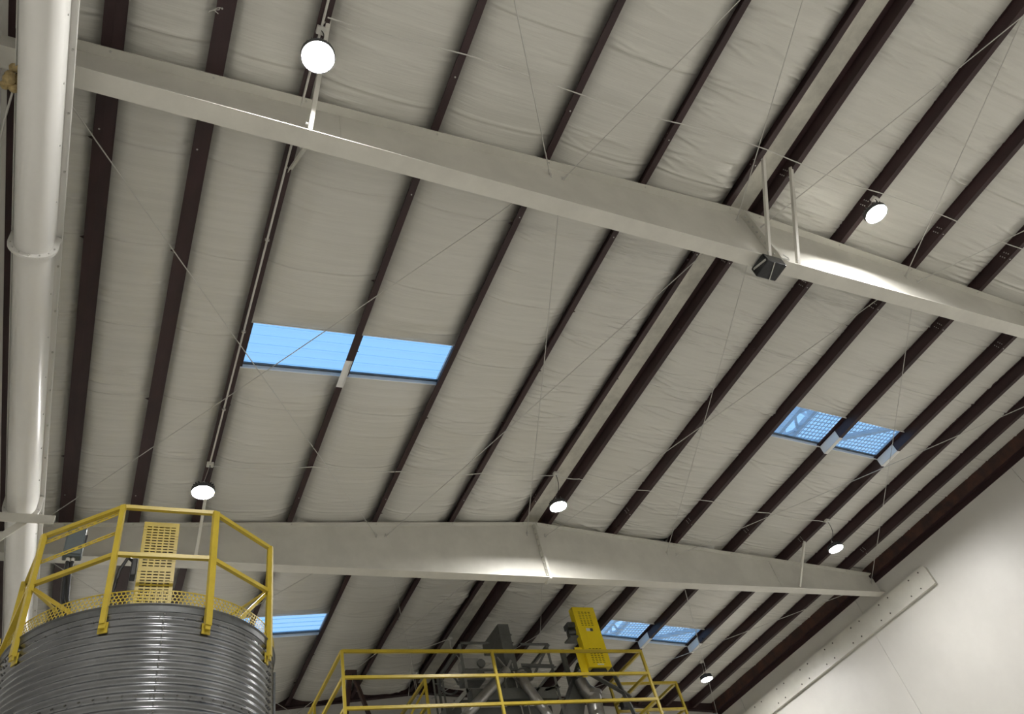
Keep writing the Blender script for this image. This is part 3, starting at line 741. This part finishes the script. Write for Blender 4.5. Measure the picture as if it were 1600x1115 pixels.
# grey frame carrying the machinery
fr = top('machine_frame', (7.8, 14.6, ZP), 'grey angle-iron frame with diagonal lacing on the yellow platform', 'frame')
def gb(p, q, nm='frame_member', wd=.06, mt='grey'): MB().angle(p, q, wd, .008).build(nm, mt, fr)
for y in (14.2, 15.6):
    gb((6.75, y, ZP), (6.73, y, 7.8), 'frame_post'); gb((8.84, y, ZP), (8.82, y, 7.78), 'frame_post')
    gb((6.73, y, 7.8), (7.40, y, 7.8)); gb((8.15, y, 7.78), (8.84, y, 7.78)); gb((8.05, y, 7.28), (8.85, y, 7.25), wd=.09)
    gb((8.80, y, 7.70), (8.25, y, 7.0), 'lacing', .05); gb((8.80, y, 7.20), (8.30, y, 6.75), 'lacing', .05); gb((8.84, y, 6.85), (8.5, y, 6.75), 'lacing', .05)
    gb((6.75, y, 6.80), (6.35, y, 6.45), 'lacing', .08, 'greylight')
    gb((7.0, y, 7.2), (7.9, y, 7.2))
MB().box((6.80, 14.2, 6.62), (8.75, 14.34, 6.84)).build('box_girder', 'grey', fr)
MB().box((6.80, 14.19, 6.60), (8.75, 14.36, 6.625)).build('girder_flange', 'grey', fr)
for x in (6.73, 8.82): gb((x, 14.2, 7.78), (x, 15.6, 7.78)); gb((x, 14.2, 6.84), (x, 15.6, 6.84))
MB().box((6.9, 14.5, 5.62), (8.72, 15.5, 6.58)).build('skirt_panel', 'grey', fr)
gb((7.62, 14.44, 7.62), (8.0, 14.44, 7.05), 'lacing', .05, 'greylight'); gb((7.98, 14.42, 7.55), (7.6, 14.42, 7.0), 'lacing', .05, 'greylight')
gb((7.45, 14.3, 7.75), (7.50, 14.3, 6.84), 'frame_post', .05); gb((7.62, 14.3, 7.2), (7.62, 14.3, 6.84), 'frame_post', .05)
MB().box((6.42, 14.7, 6.1), (6.74, 15.1, 6.75)).build('side_panel', 'grey', fr)
for x in (6.35, 6.15): gb((x, 14.5, ZP), (x, 14.5, 7.3), 'ladder_rail', .04)
for k in range(6): MB().bar((6.15, 14.5, 6.0 + k * .22), (6.35, 14.5, 6.0 + k * .22), .02, .02).build('rung', 'grey', fr)

# bucket elevator head, centre
el = top('bucket_elevator', (8.0, 15, ZP), 'dull grey bucket elevator head rising above the middle of the platform', 'elevator')
yz = [(14.5, 7.0), (14.5, 8.47), (15.45, 8.47), (15.45, 8.20), (14.95, 8.16), (14.95, 7.0)]
MB().extrude([(7.86, y, z) for y, z in yz], (.27, 0, 0)).build('casing', 'grey', el, bevel=.012)
MB().box((7.845, 14.485, 8.20), (8.145, 14.52, 8.22)).build('seam_flange', 'grey', el)
m = MB()
for z in (8.21, 8.02, 7.84): m.bolt((8.13, 14.52, z), (1, 0, 0), .016, .03)
m.build('latches', 'bolt', el)
MB().box((7.90, 14.7, ZP), (8.08, 14.9, 7.0)).build('leg_casing', 'grey', el)
m = MB(); m.lathe((0, 0, 0), [(.001, 0), (.11, 0), (.12, .03), (.12, .22), (.10, .26), (.001, .26)], 16)
m.v = [(8.16 + z, 14.55 + y, 7.32 + x) for x, y, z in m.v]; m.build('gear_motor', 'grey', el, smooth=True)
MB().box((8.18, 14.45, 7.15), (8.40, 14.66, 7.2)).build('motor_mount', 'grey', el)
MB().tube([(7.98, 14.45, 6.0), (7.98, 14.45, 7.5)], .015, 6).build('cable_drop', 'rod', el)
MB().tube([(8.14, 14.42, 6.0), (8.12, 14.42, 7.2)], .015, 6).build('cable_drop', 'rod', el)

# round spouts
sp = top('steel_spout', (7.0, 14.05, ZP), 'round bare-steel spout slanting down to the left behind the rails', 'spout')
MB().tube([(7.62, 14.1, 7.16), (7.41, 14.05, 6.98), (6.6, 13.98, 6.30), (6.2, 13.95, 5.95)], .105, 20).build('pipe', 'duct', sp, smooth=True)
MB().tube([(7.44, 14.06, 7.005), (7.40, 14.045, 6.97)], .125, 20).build('clamp_ring', 'grey', sp)
sp = top('steel_spout', (8.1, 14.05, ZP), 'round bare-steel spout dropping to the right behind the middle post', 'spout')
MB().tube([(7.92, 14.1, 7.12), (7.96, 14.05, 6.85), (8.08, 14.0, 6.55), (8.36, 13.95, 5.95)], .105, 20).build('pipe', 'duct', sp, smooth=True)
MB().tube([(7.93, 14.08, 7.06), (7.94, 14.07, 7.0)], .125, 20).build('clamp_ring', 'grey', sp)
# pale motor cabinet at the left of the frame
root = top('motor_cabinet', (6.98, 14.6, 7.3), 'pale grey cabinet hung in the left of the machine frame', 'cabinet')
MB().box((6.86, 14.5, 7.42), (7.22, 14.8, 7.66)).build('body', 'greylight', root, bevel=.01)
MB().box((6.84, 14.48, 7.16), (7.30, 14.85, 7.40)).build('base', 'grey', root, bevel=.01)
m = MB(); m.lathe((0, 0, 0), [(.001, 0), (.09, 0), (.09, .12), (.001, .12)], 16); m.v = [(7.26 + x, 14.45 + z, 7.52 + y) for x, y, z in m.v]; m.build('fan_cover', 'grey', root, smooth=True)
root = top('hose_loop', (6.5, 14.5, 7.0), 'looped dark hose hanging left of the machine frame', 'hose')
MB().tube([(6.46 + .20 * math.cos(t), 14.5, 7.08 + .20 * math.sin(t)) for t in np.linspace(.2, 5.6, 22)], .022, 8).build('hose', 'galvdark', root, smooth=True)
MB().tube([(6.66, 14.5, 7.08), (6.72, 14.5, 7.15)], .03, 8).build('coupling', 'grey', root)

# second elevator with the bright guard
e2 = top('elevator_drive', (9.6, 14.2, ZP), 'grey elevator drive stand under the bright yellow belt guard', 'elevator')
MB().extrude([(9.46, 14.25, 7.32), (8.55, 14.25, 6.0), (9.18, 14.25, 6.0), (9.60, 14.25, 6.9)], (0, .05, 0)).build('chute_side', 'grey', e2)
MB().angle((9.48, 14.22, 7.40), (8.5, 14.22, 5.95), .07, .01, up=(0, 1, 0)).build('chute_edge', 'galvdark', e2)
m = MB(); m.tube([(9.34, 14.1, 6.95), (9.40, 14.1, 6.72), (9.52, 14.1, 6.60)], [.13, .15, .17], 20); m.build('boot_elbow', 'duct', e2, smooth=True)
MB().tube([(9.55, 14.1, 6.62), (9.50, 14.1, 5.95)], .17, 24).build('drum', 'duct', e2, smooth=True)
MB().tube([(9.555, 14.1, 6.66), (9.548, 14.1, 6.58)], .20, 24).build('drum_flange', 'duct', e2)
MB().box((9.28, 13.95, 6.98), (9.40, 14.1, 7.08)).build('sensor_box', 'greylight', e2)
MB().angle((9.25, 13.95, 7.10), (10.10, 13.95, 7.08), .12, .012).build('stand_beam', 'grey', e2)
MB().angle((9.32, 13.95, 7.06), (10.35, 13.95, 6.42), .11, .012).build('stand_brace', 'grey', e2)
MB().angle((10.05, 13.95, 7.1), (10.32, 13.95, 5.95), .11, .012).build('stand_leg', 'grey', e2)
MB().angle((9.20, 14.3, 7.75), (9.20, 14.3, 5.95), .09, .012).build('stand_leg', 'grey', e2)
MB().box((10.40, 14.3, 6.40), (10.62, 14.45, 6.60)).build('bearing_block', 'black', e2, bevel=.01)
m = MB(); m.tube([(9.15, 13.78, 7.84), (9.36, 13.72, 7.84)], .11, 18); m.build('motor', 'galvdark', e2, smooth=True)
MB().box((9.10, 13.60, 7.90), (9.34, 13.82, 8.02)).build('motor_terminal_box', 'galvdark', e2, bevel=.01)
MB().box((9.08, 13.6, 7.66), (9.40, 13.9, 7.70)).build('motor_plate', 'grey', e2)
gB = top('solid_belt_guard', (9.6, 13.6, 6.93), 'bright yellow boxed belt guard with louvre slots and a small sticker', 'belt guard')
o0 = Vector((9.28, 13.52, 6.93)); ux = Vector((.565, 0, 0)).normalized(); uz = Vector((0, .02, 1.42)).normalized()
W2, H2 = .565, 1.42
xs_ = alt(.12, .055, .03, 4, W2)
zs_ = [0, .09]
for k in range(9): zs_ += [zs_[-1] + .013, zs_[-1] + .040]
zs_[-1] = .97
for k in range(9): zs_ += [zs_[-1] + .013] + ([zs_[-1] + .040] if k < 8 else [])
zs_.append(H2)
m = slot_plate(o0, ux, uz, xs_, zs_); o = m.build('louvred_face', 'yellowlit', gB); s = o.modifiers.new('thickness', 'SOLIDIFY'); s.thickness = .003
D2 = Vector((0, .16, 0)); e_ = Vector((0, .004, 0))
for a, b in (((0, 0), (0, H2)), ((W2, 0), (W2, H2)), ((0, 0), (W2, 0)), ((0, H2), (W2, H2))):
    p = o0 + ux * a[0] + uz * a[1] + e_; q = o0 + ux * b[0] + uz * b[1] + e_; MB().add([p, q, q + D2, p + D2], [(0, 1, 2, 3)]).build('side_wall', 'yellowlit', gB)
m = MB(); m.add([o0 + D2, o0 + ux * W2 + D2, o0 + ux * W2 + uz * H2 + D2, o0 + uz * H2 + D2], [(0, 1, 2, 3)]); m.build('shade_backing', 'black', gB)  # black backing stands in for the guard's shaded inside
c = o0 + ux * .20 + uz * .83 - Vector((0, .004, 0)); MB().add([c, c + ux * .10, c + ux * .10 + uz * .07, c + uz * .07], [(0, 1, 2, 3)]).build('sticker', 'sticker', gB)
c = c + ux * .10; MB().add([c, c + ux * .07, c + ux * .07 + uz * .07, c + uz * .07], [(0, 1, 2, 3)]).build('sticker_picture', 'galvdark', gB)
c = o0 + ux * .22 + uz * .04 - Vector((0, .004, 0)); MB().add([c, c + ux * .16, c + ux * .16 + uz * .03, c + uz * .03], [(0, 1, 2, 3)]).build('sticker', 'sticker', gB)
m = MB(); m.box((9.10, 13.60, 6.86), (9.18, 13.62, 7.42)); m.box((9.18, 13.60, 6.80), (9.28, 13.72, 7.42)); m.build('hinge_bracket', 'yellowlit', gB, bevel=.005)
MB().box((9.36, 13.55, 6.80), (9.72, 13.68, 6.92)).build('shaft_cover', 'black', gB, bevel=.02)

# brown A-shaped brace behind the left end of the platform
root = top('brown_brace', (4.75, 15.5, ZP), 'rusty brown inverted-V steel brace behind the platform corner post', 'brace')
MB().angle((4.72, 15.5, 7.82), (5.30, 15.5, 6.0), .10, .012).build('leg', 'rust', root); MB().angle((4.66, 15.5, 7.80), (4.36, 15.5, 6.0), .10, .012).build('leg', 'rust', root)
MB().box((4.60, 15.44, 7.78), (4.84, 15.58, 7.90)).build('cap', 'rust', root)
# thin hanging cord that forks
root = top('forked_cord', (6.1, 15.5, 7.3), 'thin white forked cord hanging left of the machine frame', 'cord')
MB().tube([(6.08, 15.5, T(6.08)), (6.10, 15.5, 8.1)], .005, 5).build('upper_cord', 'wire', root)
MB().tube([(6.10, 15.5, 8.1), (5.93, 15.5, 7.28), (5.92, 15.5, 6.2)], .005, 5).build('strand', 'wire', root); MB().tube([(6.10, 15.5, 8.1), (6.16, 15.5, 7.40), (6.22, 15.5, 6.3)], .005, 5).build('strand', 'wire', root)

# ------------------------------------------------------------------ steelwork outdoors, seen through the right-hand skylights
ot = top('outdoor_gantry', (16.7, 14.5, 11.5), 'steel lattice gantry outdoors, seen through the right skylights', 'gantry')
Zg = 11.5
for x in (14.75, 15.25, 18.7): MB().bar((x, 5, Zg), (x, 24, Zg), .12, .12).build('chord', 'outsteel', ot)
for x in (14.75, 15.25): MB().bar((x, 5, Zg + 1.1), (x, 24, Zg + 1.1), .10, .10).build('chord', 'outsteel', ot)
for k in range(38):
    y = 5 + k * .5; t = 1 if k % 2 else -1
    MB().bar((15.0 - .25 * t, y, Zg), (15.0 + .25 * t, y + .5, Zg), .06, .06).build('lacing', 'outsteel', ot)
    MB().bar((15.25, y, Zg + (0 if t > 0 else 1.1)), (15.25, y + .5, Zg + (1.1 if t > 0 else 0)), .06, .06).build('lacing', 'outsteel', ot)
for k in range(9):
    y = 5 + k * 2.1
    MB().bar((15.25, y + 1.6, Zg), (18.7, y, Zg), .11, .11).build('diagonal', 'outsteel', ot)
g = MB()
for k in range(150): g.bar((15.3, 5 + k * .127, Zg + .09), (18.7, 5 + k * .127, Zg + .09), .022, .02)
for k in range(26): g.bar((15.4 + k * .13, 5, Zg + .08), (15.4 + k * .13, 24, Zg + .08), .014, .02)
tag(g.build('walkway_grating', 'outsteel', ot), kind='stuff')
for y in (5.2, 23.8):
    for x in (14.75, 18.7): MB().bar((x, y, T(min(x, XW)) + .25), (x, y, Zg), .14, .14, (0, 1, 0)).build('stanchion', 'outsteel', ot)
